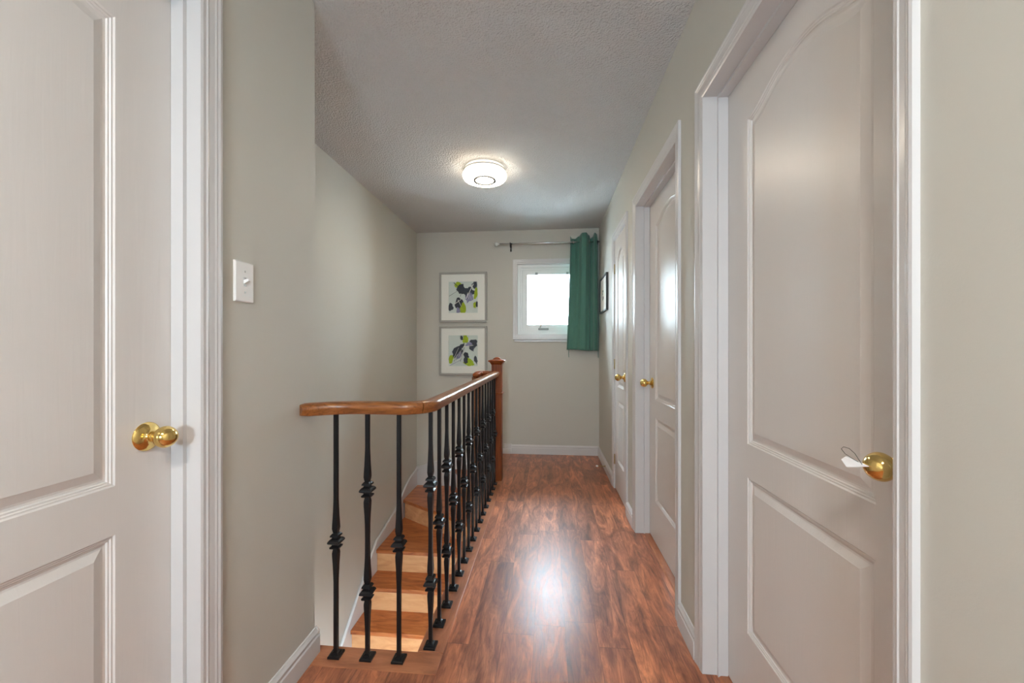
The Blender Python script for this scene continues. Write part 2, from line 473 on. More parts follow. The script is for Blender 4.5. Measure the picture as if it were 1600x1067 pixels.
# ---------------------------------------------------------------- door casings with jambs
CAS = [(0, 0), (0.060, 0), (0.060, 0.0115), (0.053, 0.0125), (0.047, 0.0105), (0.043, 0.0105), (0.038, 0.0090), (0.022, 0.0078), (0.018, 0.0092), (0.014, 0.0072), (0.006, 0.0072), (0.003, 0.0062), (0, 0.0050)]
# (distance out from the opening, thickness)

def casing(name, label, X, side, y0, y1, zt, recess, jamb_d, legs_to=0.0, t_scale=1.0, wn=1.0):
    """side: -1 when the room is on the -x side of the wall face X"""
    bm = bmesh.new()
    # jamb lining the opening
    xa, xb = sorted((X, X - side * jamb_d))
    box(bm, xa, xb, y1, y1 + 0.012, legs_to, zt + 0.012)
    box(bm, xa, xb, y0 - 0.012, y0, legs_to, zt + 0.012)
    box(bm, xa, xb, y0, y1, zt, zt + 0.012)
    # stop in front of the door slab (door opens away) 
    if recess > 0.03:
        sa, sb = sorted((X - side * (recess - 0.001), X - side * (recess - 0.034)))
        st = 0.010
        box(bm, sa, sb, y1 - st, y1, legs_to, zt); box(bm, sa, sb, y0, y0 + st, legs_to, zt); box(bm, sa, sb, y0 + st, y1 - st, zt - st, zt)
    # mitred casing, swept as a frame: for each profile point an inverted U
    n = len(CAS); rings = []
    for d, t in CAS:
        x = X + side * t * t_scale
        rings.append([bm.verts.new((x, y0 - d * wn, legs_to)), bm.verts.new((x, y0 - d * wn, zt + d)), bm.verts.new((x, y1 + d, zt + d)), bm.verts.new((x, y1 + d, legs_to))])
    for i in range(n):
        a, b_ = rings[i], rings[(i + 1) % n]
        for k in range(3): bm.faces.new((a[k], a[k + 1], b_[k + 1], b_[k]))
    bm.faces.new([r[0] for r in rings]); bm.faces.new([r[3] for r in rings])
    o = link(name, bm, M_TRIM)
    return add_tag(o, label, 'door casing', kind='structure')

casing('trim_3', 'white moulded casing round the nearest right door', XR, -1, *DOORS_R[0], DOOR_H, 0.078, WT, wn=0.68)
casing('trim_4', 'white moulded casing round the middle right door', XR, -1, *DOORS_R[1], DOOR_H, 0.080, WT)
casing('trim_5', 'white moulded casing round the narrow far closet door', XR, -1, *DOORS_R[2], DOOR_H, 0.0, WT)
casing('trim_6', 'white moulded casing round the left door', XL, 1, *DOOR_L, DOOR_H, 0.067, WT)


# ---------------------------------------------------------------- moulded doors
PROFILE = [(0.0, 0.0), (0.003, -0.0030), (0.006, -0.0030), (0.008, -0.0055), (0.011, -0.0055), (0.013, -0.0085), (0.0175, -0.0092), (0.022, -0.0085), (0.038, -0.0022), (0.040, -0.0012)]

def contour(y0, y1, z0, z1, d, arch=0.0, n=40):
    a, b_, zb = y0 + d, y1 - d, z0 + d
    pts = [(a, zb), (b_, zb)]
    mid, half = (a + b_) / 2, (b_ - a) / 2
    for i in range(n + 1):
        t = 1 - 2 * i / n
        g = 0.5 * (1 + cos(pi * min(1, abs(t)) ** 1.25)) if arch else 0
        pts.append((mid + t * half, z1 - d + arch * g))
    return pts

def make_slab(w, stile, arch, ptop=1.868):
    """door slab in local coords: y 0..w, z .., front face at x=0 looking to -x"""
    z0, z1 = 0.010, DOOR_H - 0.004
    th = 0.035
    bm = bmesh.new()
    outer = [(0, z0), (w, z0), (w, z1), (0, z1)]
    cut = []
    for (pz0, pz1, ar) in ((0.846, ptop, arch), (0.250, 0.740, 0.0)):
        loops = []
        for d, dep in PROFILE:
            loops.append([bm.verts.new((-dep, y, z)) for y, z in contour(stile, w - stile, pz0, pz1, d, ar, 40 if ar else 2)])
        n = len(loops[0])
        for a, b_ in zip(loops, loops[1:]):
            for i in range(n): bm.faces.new((a[i], a[(i + 1) % n], b_[(i + 1) % n], b_[i]))
        bm.faces.new(loops[-1])
        cut.append(loops[0])
    ov = [bm.verts.new((0, y, z)) for y, z in outer]
    edges = [bm.edges.new((ov[i], ov[(i + 1) % 4])) for i in range(4)]
    for c in cut:
        for i in range(len(c)):
            e = bm.edges.get((c[i], c[(i + 1) % len(c)])) or bm.edges.new((c[i], c[(i + 1) % len(c)]))
            edges.append(e)
    bmesh.ops.triangle_fill(bm, edges=edges, use_beauty=True, normal=(-1, 0, 0))
    bv = [bm.verts.new((th, y, z)) for y, z in outer]
    for i in range(4): bm.faces.new((ov[i], ov[(i + 1) % 4], bv[(i + 1) % 4], bv[i]))
    bm.faces.new(bv)
    bmesh.ops.dissolve_degenerate(bm, dist=1e-6, edges=bm.edges)
    return bm

def make_knob(parent, loc, side, egg=True):
    """knob pointing along -x for side=-1, +x for side=1"""
    R = Matrix.Rotation(pi / 2 * side, 4, 'Y')
    bm = bmesh.new()
    if egg: kp = [(0.008, 0.0115), (0.020, 0.0105), (0.026, 0.0095), (0.030, 0.012), (0.034, 0.0185), (0.040, 0.0235), (0.047, 0.0258), (0.054, 0.0250), (0.061, 0.0215), (0.067, 0.0160), (0.071, 0.0090), (0.0725, 0)]
    else: kp = [(0.008, 0.0115), (0.020, 0.0095), (0.026, 0.0095), (0.030, 0.014), (0.034, 0.0205), (0.040, 0.0255), (0.047, 0.0270), (0.054, 0.0250), (0.060, 0.0195), (0.063, 0.012), (0.064, 0)]
    # refine with simple interpolation for roundness
    lathe(bm, kp, R, 32)
    k = smooth_by_angle(link('door_knob', bm, M_BRASS, parent, loc), 60)
    m = k.modifiers.new('subd', 'SUBSURF'); m.levels = 1; m.render_levels = 2
    k['label'] = 'polished brass knob'
    bm = bmesh.new()
    lathe(bm, [(0.0, 0.033), (0.002, 0.0335), (0.004, 0.032), (0.007, 0.027), (0.010, 0.018), (0.012, 0.014), (0.016, 0.0125), (0.0165, 0.0)], R, 40)
    r = smooth_by_angle(link('rosette', bm, M_BRASS, k), 50)
    return k

def make_door(name, label, X, side, y0, y1, knob_y, recess, stile, arch=0.057, hinge_y=None, hinges=False):
    """X: wall face; side -1: room at -x"""
    w = (y1 - y0) - 0.006
    d = empty(name, (X - side * recess, y0 + 0.003, 0))
    add_tag(d, label, 'door', kind='structure')
    s = link('door_slab', make_slab(w, stile, arch), M_DOOR, d)
    if side == 1:      # mirror so that the face looks to +x
        for v in s.data.vertices: v.co.x = -v.co.x
        s.data.flip_normals()
    make_knob(d, (0, knob_y - y0 - 0.003, 0.939), side)
    if hinges:
        for z in (1.80, 1.02, 0.24):
            bm = bmesh.new()
            lathe(bm, [(-0.044, 0), (-0.042, 0.004), (-0.038, 0.0055), (0.038, 0.0055), (0.042, 0.004), (0.044, 0)], Matrix.Translation((side * 0.004, hinge_y - y0 - 0.003, z)), 12)
            link('hinge', bm, M_HINGE, d)
    return d

make_door('door_1', 'large white two-panel arched door nearest on the right, knob holding a tag', XR, -1, *DOORS_R[0], 0.742, 0.078, 0.137)
make_door('door_2', 'white two-panel arched door in the middle of the right wall', XR, -1, *DOORS_R[1], 2.440, 0.080, 0.133)
make_door('door_3', 'narrow white closet door furthest on the right, flush with its frame', XR, -1, *DOORS_R[2], 2.884, 0.003, 0.105, 0.05, hinge_y=3.303, hinges=True)
make_door('door_4', 'white two-panel door on the left with an egg shaped brass knob', XL, 1, *DOOR_L, 0.843, 0.067, 0.133)

# wooden threshold strips in the two deep doorways
for i, (nm, (a, b_), lab) in enumerate((('trim_7', DOORS_R[0], 'orange wood threshold strip under the nearest right door'), ('trim_8', DOORS_R[1], 'orange wood threshold strip under the middle right door'))):
    bm = bmesh.new()
    prism_axis(bm, [(0.045, 0), (0.105, 0), (0.100, 0.006), (0.052, 0.006)], a, b_, lambda p, q, t: (XR + p, t, q))
    add_tag(link(nm, bm, M_NOSE_Y), lab, 'threshold', kind='structure')


# ================================================================== windows
def window(name, label, x0, x1, z0, z1, Y, dirn, hardware=True, casing_t=0.012):
    """Y = wall face, dirn +1: outside is towards +y"""
    W = empty(name, ((x0 + x1) / 2, Y, z0))
    add_tag(W, label, 'window', kind='structure')
    ox, oz = (x0 + x1) / 2, z0
    def L(nm, bm, mt): return link(nm, bm, mt, W)
    def fr(bm, xa, xb, za, zb, t, ya, yb):   # frame ring, local coordinates
        ya, yb = sorted((ya * dirn, yb * dirn))
        box(bm, xa - ox, xb - ox, ya, yb, zb - t - oz, zb - oz); box(bm, xa - ox, xb - ox, ya, yb, za - oz, za + t - oz)
        box(bm, xa - ox, xa + t - ox, ya, yb, za + t - oz, zb - t - oz); box(bm, xb - t - ox, xb - ox, ya, yb, za + t - oz, zb - t - oz)
    bm = bmesh.new(); fr(bm, x0 - 0.034, x1 + 0.034, z0 - 0.030, z1 + 0.034, 0.036, -0.012, 0.0)
    fr(bm, x0 - 0.034, x1 + 0.034, z0 - 0.030, z1 + 0.034, 0.012, -0.018, -0.012)
    bevel(L('window_casing', bm, M_TRIM), 0.002)
    bm = bmesh.new(); fr(bm, x0, x1, z0, z1, 0.014, 0.0, 0.12)
    bevel(L('window_reveal', bm, M_TRIM), 0.001)
    bm = bmesh.new(); fr(bm, x0 + 0.014, x1 - 0.014, z0 + 0.014, z1 - 0.014, 0.032, 0.040, 0.12)
    fr(bm, x0 + 0.046, x1 - 0.046, z0 + 0.046, z1 - 0.046, 0.022, 0.055, 0.12)
    bevel(L('window_frame', bm, M_VINYL), 0.002)
    gx0, gx1, gz0, gz1 = x0 + 0.068, x1 - 0.068, z0 + 0.068, z1 - 0.068
    bm = bmesh.new(); fr(bm, gx0, gx1, gz0, gz1, 0.052, 0.066, 0.105)
    sash = bevel(L('window_sash', bm, M_VINYL), 0.003)
    bm = bmesh.new(); ya, yb = sorted((0.082 * dirn, 0.086 * dirn)); box(bm, gx0 + 0.05 - ox, gx1 - 0.05 - ox, ya, yb, gz0 + 0.05 - oz, gz1 - 0.05 - oz)
    link('window_pane', bm, M_GLASS, sash)
    # apron / stool under the casing
    bm = bmesh.new(); ya, yb = sorted((-0.035 * dirn, 0.0)); box(bm, x0 - 0.034 - ox, x1 + 0.034 - ox, ya, yb, -0.046, -0.030)
    ya, yb = sorted((-0.015 * dirn, 0.0)); box(bm, x0 - 0.022 - ox, x1 + 0.022 - ox, ya, yb, -0.070, -0.046)
    bevel(L('window_sill', bm, M_TRIM), 0.004)
    if hardware:
        for cx in (-0.125, 0.215):      # sash clips
            bm = bmesh.new(); box(bm, cx - 0.014 - ox, cx + 0.014 - ox, 0.052, 0.067, gz1 - 0.060 - oz, gz1 - 0.030 - oz)
            o = link('sash_clip', bm, M_GREY, W); bevel(o, 0.003)
        # crank operator
        bm = bmesh.new()
        box(bm, -0.105 - ox, 0.010 - ox, 0.028, 0.062, z0 + 0.062 - oz, z0 + 0.082 - oz)
        cr = bevel(link('crank_base', bm, M_GREY, W), 0.006, 3)
        bm = bmesh.new()
        sweep(bm, [(-0.085 - ox, 0.035, z0 + 0.085 - oz), (-0.070 - ox, 0.025, z0 + 0.12 - oz), (-0.055 - ox, 0.022, z0 + 0.155 - oz), (-0.045 - ox, 0.020, z0 + 0.172 - oz), (-0.030 - ox, 0.014, z0 + 0.180 - oz)], circ(0.0050, 8), up=Vector((0, 1, 0)))
        link('crank_handle', bm, M_GREY, cr, smooth=True)
        bm = bmesh.new()
        lathe(bm, [(-0.012, 0), (-0.012, 0.006), (0.010, 0.007), (0.014, 0)], Matrix.Translation((-0.026 - ox, 0.012, z0 + 0.182 - oz)) @ Matrix.Rotation(pi / 2, 4, 'X'), 12)
        link('crank_knob', bm, M_GREY, cr, smooth=True)
    return W

window('window_1', 'small white vinyl window in the end wall, green curtain at its right', WX0, WX1, WZ0, WZ1, YB, 1)
window('fill_window', 'unseen white window added behind the viewpoint for fill daylight', RX0, RX1, RZ0, RZ1, YN, -1, hardware=False)  # added out of view so daylight fills the near end

# portals guide daylight sampling through both window openings
def portal(x0, x1, z0, z1, Y, dirn):
    ld = bpy.data.lights.new('window_portal', 'AREA'); ld.shape = 'RECTANGLE'; ld.size = x1 - x0; ld.size_y = z1 - z0
    ld.cycles.is_portal = True
    lo = bpy.data.objects.new('window_portal', ld); COL.objects.link(lo)
    lo.location = ((x0 + x1) / 2, Y, (z0 + z1) / 2); lo.rotation_euler = (pi / 2 * (-1 if dirn > 0 else 1), 0, 0)
portal(WX0, WX1, WZ0, WZ1, YB + 0.135, 1)
portal(RX0, RX1, RZ0, RZ1, YN - 0.135, -1)

# neighbour's lap siding outside the window
bm = bmesh.new()
lap = 0.098
for k in range(60):
    z = -2.5 + k * lap
    prism_axis(bm, [(0.0, z), (-0.020, z), (-0.004, z + lap), (0.0, z + lap)], -2.6, 2.8, lambda p, q, t: (t, 6.45 + p, q))
box(bm, -2.6, 2.8, 6.45, 6.55, -2.5, -2.5 + 60 * lap)
add_tag(link('siding_wall', bm, M_SIDING), 'white lap siding of the house next door, seen through the small window', 'siding')
bm = bmesh.new(); box(bm, -12, 12, YB + 0.3, 6.45, LOW - 0.2, LOW)
box(bm, -12, 12, -14, YN - 0.3, LOW - 0.2, LOW)
add_tag(link('ground', bm, paint('outside_ground', (0.35, 0.36, 0.33), 0.9)), 'pale ground outside, beneath the windows', 'ground', kind='structure')


# ================================================================== staircase (winder at the top)
PX, PY = -0.585, 3.300      # pivot post
RISE = 0.1858
stair = empty('staircase', (PX, PY, LOW)); add_tag(stair, 'orange maple winder staircase descending behind the iron railing', 'staircase')
def sl(nm, bm, m, bev=0.004):
    o = link(nm, bm, m, stair); o.location = (-PX, -PY, -LOW); return bevel(o, bev, 2) if bev else o
XT = XS + 0.0145; YT = YB - 0.0145
XI = XE + 0.028       # inner end of treads
A1 = (-1.03, YT)     # where the first winder's front edge meets the end wall
B1 = (XT, 3.84)      # second winder's front edge at the stairwell wall
C1 = (XT, 3.215)     # third winder's front edge
def shift(p, q, d, sgn=1):
    dx, dy = q[0] - p[0], q[1] - p[1]; L_ = math.hypot(dx, dy); nx, ny = -dy / L_ * sgn, dx / L_ * sgn
    return (p[0] + nx * d, p[1] + ny * d), (q[0] + nx * d, q[1] + ny * d)
piv = (PX + 0.02, PY - 0.02)
T = 0.030
# winder 1: from under the floor edge to line piv-A1
bm = bmesh.new(); prism(bm, [(XI, PY - 0.02), (XI, YT), A1, piv], -RISE - T, -RISE); sl('tread', bm, M_TREAD)
# winder 2
bm = bmesh.new(); prism(bm, [piv, (A1[0] + 0.02, YT), (XT, YT), B1], -2 * RISE - T, -2 * RISE); sl('tread', bm, M_TREAD)
# winder 3
bm = bmesh.new(); prism(bm, [(XI, 3.20), (XI, PY), (piv[0], piv[1] + 0.03), (B1[0], B1[1] + 0.04), C1], -3 * RISE - T, -3 * RISE); sl('tread', bm, M_TREAD)
# risers (set back 2 cm under each nosing)
def riser_line(p, q, z0, z1, d):
    (a, b_) = shift(p, q, d); (c, e) = shift(p, q, d + math.copysign(0.018, d))
    bm = bmesh.new(); prism(bm, [a, b_, e, c], z0, z1); sl('riser', bm, M_RISER, 0)
bm = bmesh.new(); box(bm, XE + 0.003, XE + 0.021, 3.3, YT, -RISE, -0.03); sl('riser', bm, M_RISER, 0)
riser_line(piv, (A1[0] + 0.009, YT - 0.019), -2 * RISE, -RISE - T, -0.022)
riser_line(piv, B1, -3 * RISE, -2 * RISE - T, -0.022)
RUN = 0.219
y = C1[1]; z = -3 * RISE
k = 0
while z - RISE > LOW + 0.02:
    # riser under the nosing at y, then the next straight tread
    bm = bmesh.new(); box(bm, XT, XI, y + 0.022, y + 0.040, z - RISE, z - T); sl('riser', bm, M_RISER, 0)
    z -= RISE; y2 = y - RUN
    if y2 < 0.95: break
    bm = bmesh.new(); box(bm, XT, XI, y2, y + 0.040, z - T, z); sl('tread', bm, M_TREAD)
    y = y2; k += 1

# skirting boards of the stairs (structure)
def skirt(name, label, pts, fn, th):
    bm = bmesh.new(); prism_axis(bm, pts, 0.0, th, fn)
    return bm
top = [(YB, -0.195), (4.02, -0.235), (3.90, -0.283), (3.78, -0.345), (3.66, -0.405), (3.42, -0.455 + 0.0), (3.22, -0.500), (3.0, -0.672), (2.78, -0.860), (2.56, -1.045), (1.60, -1.86), (1.2, -2.20)]
bm = bmesh.new()
prism_axis(bm, top + [(1.2, -2.55), (1.6, -2.30), (YB, -0.60)], 0.0, 0.014, lambda p, q, t: (XS + t, p, q))
ptop = [(XS + 0.018, p, q + 0.004) for p, q in top]
sweep(bm, ptop, [(-0.006, 0.014), (0.004, 0.018), (0.014, 0.014), (0.014, -0.006), (0.010, -0.016), (-0.006, -0.018)][::-1])
add_tag(link('trim_9', bm, M_TRIM), 'white stair skirting board on the stairwell wall following the steps', 'skirting board', kind='structure')
topb = [(-0.40, 0.045), (-0.70, 0.010), (-0.95, -0.045), (-1.16, -0.100), (-1.34, -0.155), (XS, -0.195)]
bm = bmesh.new()
prism_axis(bm, topb + [(XS, -0.6), (-1.0, -0.45), (-0.40, -0.30)], 0.0, 0.014, lambda p, q, t: (p, YB - t, q))
sweep(bm, [(p, YB - 0.018, q + 0.004) for p, q in topb], [(-0.006, 0.014), (0.004, 0.018), (0.014, 0.014), (0.014, -0.006), (0.010, -0.016), (-0.006, -0.018)][::-1])
box(bm, -0.475, -0.395, YB - 0.020, YB, -0.02, 0.108)
add_tag(bevel(link('trim_10', bm, M_TRIM), 0.001, 1), 'white stair skirting board and end block on the end wall behind the newel post', 'skirting board', kind='structure')


# ================================================================== railing
rail = empty('stair_railing', (-0.449, YW, 0))
add_tag(rail, 'oak handrail on black iron balusters guarding the stairwell', 'railing')
def rl(nm, bm, m, smooth=False): 
    o = link(nm, bm, m, rail, smooth=smooth); o.location = (0.449, -YW, 0); return o

RAILP = [(-0.020, -0.0225), (0.020, -0.0225), (0.024, -0.018), (0.0255, -0.010), (0.030, -0.004), (0.0325, 0.004), (0.031, 0.012), (0.026, 0.018), (0.016, 0.0220), (0, 0.0235), (-0.016, 0.0220), (-0.026, 0.018), (-0.031, 0.012), (-0.0325, 0.004), (-0.030, -0.004), (-0.0255, -0.010), (-0.024, -0.018)]
RZ = 0.9275
path = [(-0.874, 1.316, RZ), (-0.862, 1.334, RZ), (-0.845, 1.350, RZ), (-0.82, 1.366, RZ), (-0.79, 1.381, RZ), (-0.76, 1.393, RZ), (-0.73, 1.401, RZ), (-0.70, YW, RZ), (-0.60, YW, RZ)]
R_ = 0.095; cx, cy = -0.449 - R_, YW + R_
arc = [(cx + R_ * cos(a), cy + R_ * sin(a), RZ) for a in [(-90 + 90 * i / 12) * pi / 180 for i in range(13)]]
bm = bmesh.new(); sweep(bm, path + arc[:7], RAILP, scale=[0.80, 0.96] + [1] * 14)
smooth_by_angle(rl('handrail', bm, M_RAIL), 50)
bm = bmesh.new(); sweep(bm, arc[6:] + [(-0.449, 1.7, RZ), (-0.449, 2.4, RZ), (-0.449, 3.0, RZ), (-0.449, 3.384, RZ)], RAILP)
smooth_by_angle(rl('handrail', bm, M_RAIL_Y), 50)
# short rail from the newel to the post at the inner corner of the winders, turning down over it
bm = bmesh.new()
pth = [(-0.478, 3.43, RZ), (-0.540, 3.43, RZ), (-0.565, 3.428, RZ), (-0.585, 3.418, RZ), (-0.597, 3.400, RZ), (-0.600, 3.375, RZ), (-0.600, 3.33, RZ - 0.002), (-0.600, 3.28, RZ - 0.006), (-0.600, 3.255, RZ - 0.012), (-0.600, 3.243, RZ - 0.018)]
sweep(bm, pth, RAILP, scale=[1] * 7 + [1, 0.86, 0.6])
smooth_by_angle(rl('handrail', bm, M_NEWEL), 60)['label'] = 'short dark return rail behind the long handrail'

def newel(x0, x1, y0, y1, zb, zt, cap, mat, collar=None):
    cxx, cyy = (x0 + x1) / 2, (y0 + y1) / 2; r = (x1 - x0) / 2
    bm = bmesh.new(); sqloft(bm, [(zb, r), (zt, r)], cxx, cyy)
    o = bevel(rl('newel_post', bm, mat), 0.003)
    def sub(nm, prof):
        b2 = bmesh.new(); sqloft(b2, prof, cxx, cyy); q = link(nm, b2, mat, o); return q
    if cap:
        sub('post_cap', [(zt - 0.030, r + 0.001), (zt - 0.020, r + 0.006), (zt - 0.006, r + 0.016), (zt - 0.004, r + 0.024), (zt + 0.006, r + 0.026), (zt + 0.010, r + 0.020), (zt + 0.017, r - 0.012), (zt + 0.023, r - 0.013), (zt + 0.036, 0.010)])
    if collar:
        sub('post_collar', [(collar - 0.008, r + 0.001), (collar - 0.005, r + 0.007), (collar, r + 0.010), (collar + 0.005, r + 0.007), (collar + 0.008, r + 0.001)])
    return o
newel(-0.4875, -0.399, 3.384, 3.4725, 0.0, 1.037, True, M_NEWEL, 0.757)
newel(-0.638, -0.562, 3.275, 3.351, -3 * RISE, 0.908, False, M_RAIL_Y)

COLLAR = [(-0.029, 0.011), (-0.027, 0.0165), (-0.021, 0.0178), (-0.017, 0.0110), (-0.013, 0.0110), (-0.008, 0.0205), (-0.004, 0.0232), (0.002, 0.0215), (0.007, 0.0170), (0.010, 0.0105), (0.015, 0.0108), (0.017, 0.0165), (0.023, 0.0150), (0.028, 0.010)]
S = 0.0068
def flare(zc, sgn):      # from the collar outwards
    seq = [(0.027, 0.0072), (0.036, 0.0092), (0.046, 0.0106), (0.060, 0.0102), (0.090, 0.0087), (0.125, 0.0076), (0.155, S)]
    return [(zc + sgn * a, r) for a, r in seq]
def between(za, zb):
    g = zb - za; seq = [(0.027, 0.0072), (0.036, 0.0092), (0.046, 0.0106), (0.060, 0.0103), (0.095, 0.0086), (0.13, 0.0074), (g / 2, 0.0070)]
    return [(za + a, r) for a, r in seq] + [(zb - a, r) for a, r in seq[:-1][::-1]]
PLATE = [(0.0005, 0.0225), (0.008, 0.0222), (0.0095, 0.0205), (0.010, 0.0135), (0.016, 0.0120), (0.018, S)]
single = [(0.002, S)] + flare(0.430, -1)[::-1] + flare(0.430, 1) + [(0.909, S)]
double = [(0.002, S)] + flare(0.247, -1)[::-1] + between(0.247, 0.625) + flare(0.625, 1) + [(0.909, S)]
bmS = bmesh.new(); sqloft(bmS, single); me_tmp = None
def mesh_of(bm, name, mat):
    bmesh.ops.recalc_face_normals(bm, faces=bm.faces); me = bpy.data.meshes.new(name); bm.to_mesh(me); bm.free(); me.materials.append(mat); return me
ME_S = mesh_of(bmS, 'baluster', M_IRON)
bmD = bmesh.new(); sqloft(bmD, double); ME_D = mesh_of(bmD, 'baluster', M_IRON)
bmC = bmesh.new(); sqloft(bmC, COLLAR); ME_C = mesh_of(bmC, 'collar', M_IRON)
bmP = bmesh.new(); sqloft(bmP, PLATE); ME_P = mesh_of(bmP, 'base_plate', M_IRON)
def baluster(x, y, dbl):
    o = bpy.data.objects.new('baluster', ME_D if dbl else ME_S); COL.objects.link(o); o.parent = rail; o.location = (x + 0.449, y - YW, 0)
    for z in ((0.247, 0.625) if dbl else (0.430,)):
        c = bpy.data.objects.new('collar', ME_C); COL.objects.link(c); c.parent = o; c.location = (0, 0, z)
    p = bpy.data.objects.new('base_plate', ME_P); COL.objects.link(p); p.parent = o
for i, x in enumerate((-0.7877, -0.6655, -0.5455)): baluster(x, YW, i == 1)
for k in range(16): baluster(-0.449, 1.480 + 0.1216 * k, k % 2 == 0)


# ================================================================== ceiling lamps
def ceiling_lamp(x, y, mat, label, z=CEIL):
    e = empty('ceiling_light', (x, y, z)); add_tag(e, label, 'ceiling light', 'round ceiling lights of the hall')
    bm = bmesh.new(); lathe(bm, [(0, 0.140), (-0.012, 0.146), (-0.022, 0.147), (-0.024, 0.142)], n=64)
    smooth_by_angle(link('base_ring', bm, M_LAMPSIDE, e))
    bm = bmesh.new(); lathe(bm, [(-0.024, 0.140), (-0.026, 0.151), (-0.038, 0.152), (-0.040, 0.145)], n=64)
    smooth_by_angle(link('side_ring', bm, M_LAMPSIDE, e))
    bm = bmesh.new(); lathe(bm, [(-0.040, 0.143), (-0.042, 0.155), (-0.052, 0.157), (-0.066, 0.155), (-0.072, 0.150), (-0.072, 0.147), (-0.040, 0.140)], n=64)
    smooth_by_angle(link('diffuser_rim', bm, M_LAMPRIM, e))
    for zz in (-0.0240, -0.0405):
        bm = bmesh.new(); lathe(bm, [(zz + 0.0015, 0.144), (zz + 0.0015, 0.1525), (zz - 0.0025, 0.1525), (zz - 0.0025, 0.144)], n=64)
        link('groove_ring', bm, M_CHROME, e)
    bm = bmesh.new(); lathe(bm, [(-0.070, 0.149), (-0.076, 0.145), (-0.080, 0.130), (-0.082, 0.100), (-0.082, 0)], n=64)
    smooth_by_angle(link('diffuser', bm, mat, e), 60)
    bm = bmesh.new(); lathe(bm, [(-0.0805, 0.0660), (-0.0900, 0.0660), (-0.0900, 0.0810), (-0.0805, 0.0810)], n=64)
    bmesh.ops.delete(bm, geom=[f for f in bm.faces if len(f.verts) > 4], context='FACES')
    link('trim_ring', bm, M_CHROME, e)
ceiling_lamp(-0.452, 2.80, M_LAMP, 'lit round white flush light with a thin dark ring, over the stairwell')
ceiling_lamp(-0.15, -0.70, M_FILL_R, 'unseen round flush fill light added behind the viewpoint')  # added fill behind the camera, brightens the near hall


ceiling_lamp(-0.66, 1.18, M_FILL_L, 'unseen round flush fill light added under the hall floor to brighten the stairwell', -0.25)  # added fill hidden below, brightens the stairwell wall and risers


# ================================================================== pictures on the end wall
def framed_print(x0, x1, z0, z1, label, blobs, strokes, group):
    e = empty('framed_print', ((x0 + x1) / 2, YB, (z0 + z1) / 2)); add_tag(e, label, 'picture', group)
    w_, h_ = (x1 - x0) / 2, (z1 - z0) / 2
    bm = bmesh.new(); t = 0.022
    def ring(a, b_, ya, yb, t):
        box(bm, -a, a, ya, yb, b_ - t, b_); box(bm, -a, a, ya, yb, -b_, -b_ + t); box(bm, -a, -a + t, ya, yb, -b_ + t, b_ - t); box(bm, a - t, a, ya, yb, -b_ + t, b_ - t)
    ring(w_, h_, -0.030, 0.0, t)
    bevel(link('picture_frame', bm, M_SILVER, e), 0.003)
    bm = bmesh.new(); ai, bi, aw, bh = w_ - t, h_ - t, w_ * 0.615, h_ * 0.625
    zo = h_ * 0.0
    # mat board with a window
    for (xa, xb, za, zb) in ((-ai, ai, bh + zo, bi), (-ai, ai, -bi, -bh + zo), (-ai, -aw, -bh + zo, bh + zo), (aw, ai, -bh + zo, bh + zo)):
        box(bm, xa, xb, -0.018, -0.012, za, zb)
    link('mat_board', bm, M_MAT, e)
    bm = bmesh.new(); box(bm, -aw, aw, -0.0125, -0.004, -bh + zo, bh + zo)
    lay = 0
    def poly(pts, mi):
        nonlocal lay
        lay += 1; yy = -0.0127 - lay * 0.00005
        vs = [bm.verts.new((-aw + p[0] * 2 * aw, yy, zo - bh + (1 - p[1]) * 2 * bh)) for p in pts]
        bm.faces.new(vs).material_index = mi
    rnd = random.Random(int(abs(z0) * 1000))
    for cx_, cy_, rx, ry, rot, mi in [(q[0], q[1], q[2] * 1.14, q[3] * 1.14, q[4], q[5]) for q in blobs]:
        n = 13; pts = []
        for i in range(n):
            a = 2 * pi * i / n; rr = 1 + rnd.uniform(-0.28, 0.28)
            px, py = rx * rr * cos(a), ry * rr * sin(a)
            qx, qy = px * cos(rot) - py * sin(rot), px * sin(rot) + py * cos(rot)
            pts.append((min(1, max(0, cx_ + qx)), min(1, max(0, cy_ + qy))))
        poly(pts, mi)
    for x_a, y_a, x_b, y_b, wd, mi in strokes:
        dx, dy = x_b - x_a, y_b - y_a; L_ = math.hypot(dx, dy); nx, ny = -dy / L_ * wd, dx / L_ * wd
        poly([(x_a + nx, y_a + ny), (x_b + nx * 0.5, y_b + ny * 0.5), (x_b - nx * 0.5, y_b - ny * 0.5), (x_a - nx, y_a - ny)], mi)
    link('print', bm, [M_PAPER, M_INK, M_LIME, M_LILAC, M_MAT], e)
    bm = bmesh.new(); box(bm, -ai, ai, -0.0215, -0.0200, -bi, bi)
    link('picture_glass', bm, M_GLASS, e)

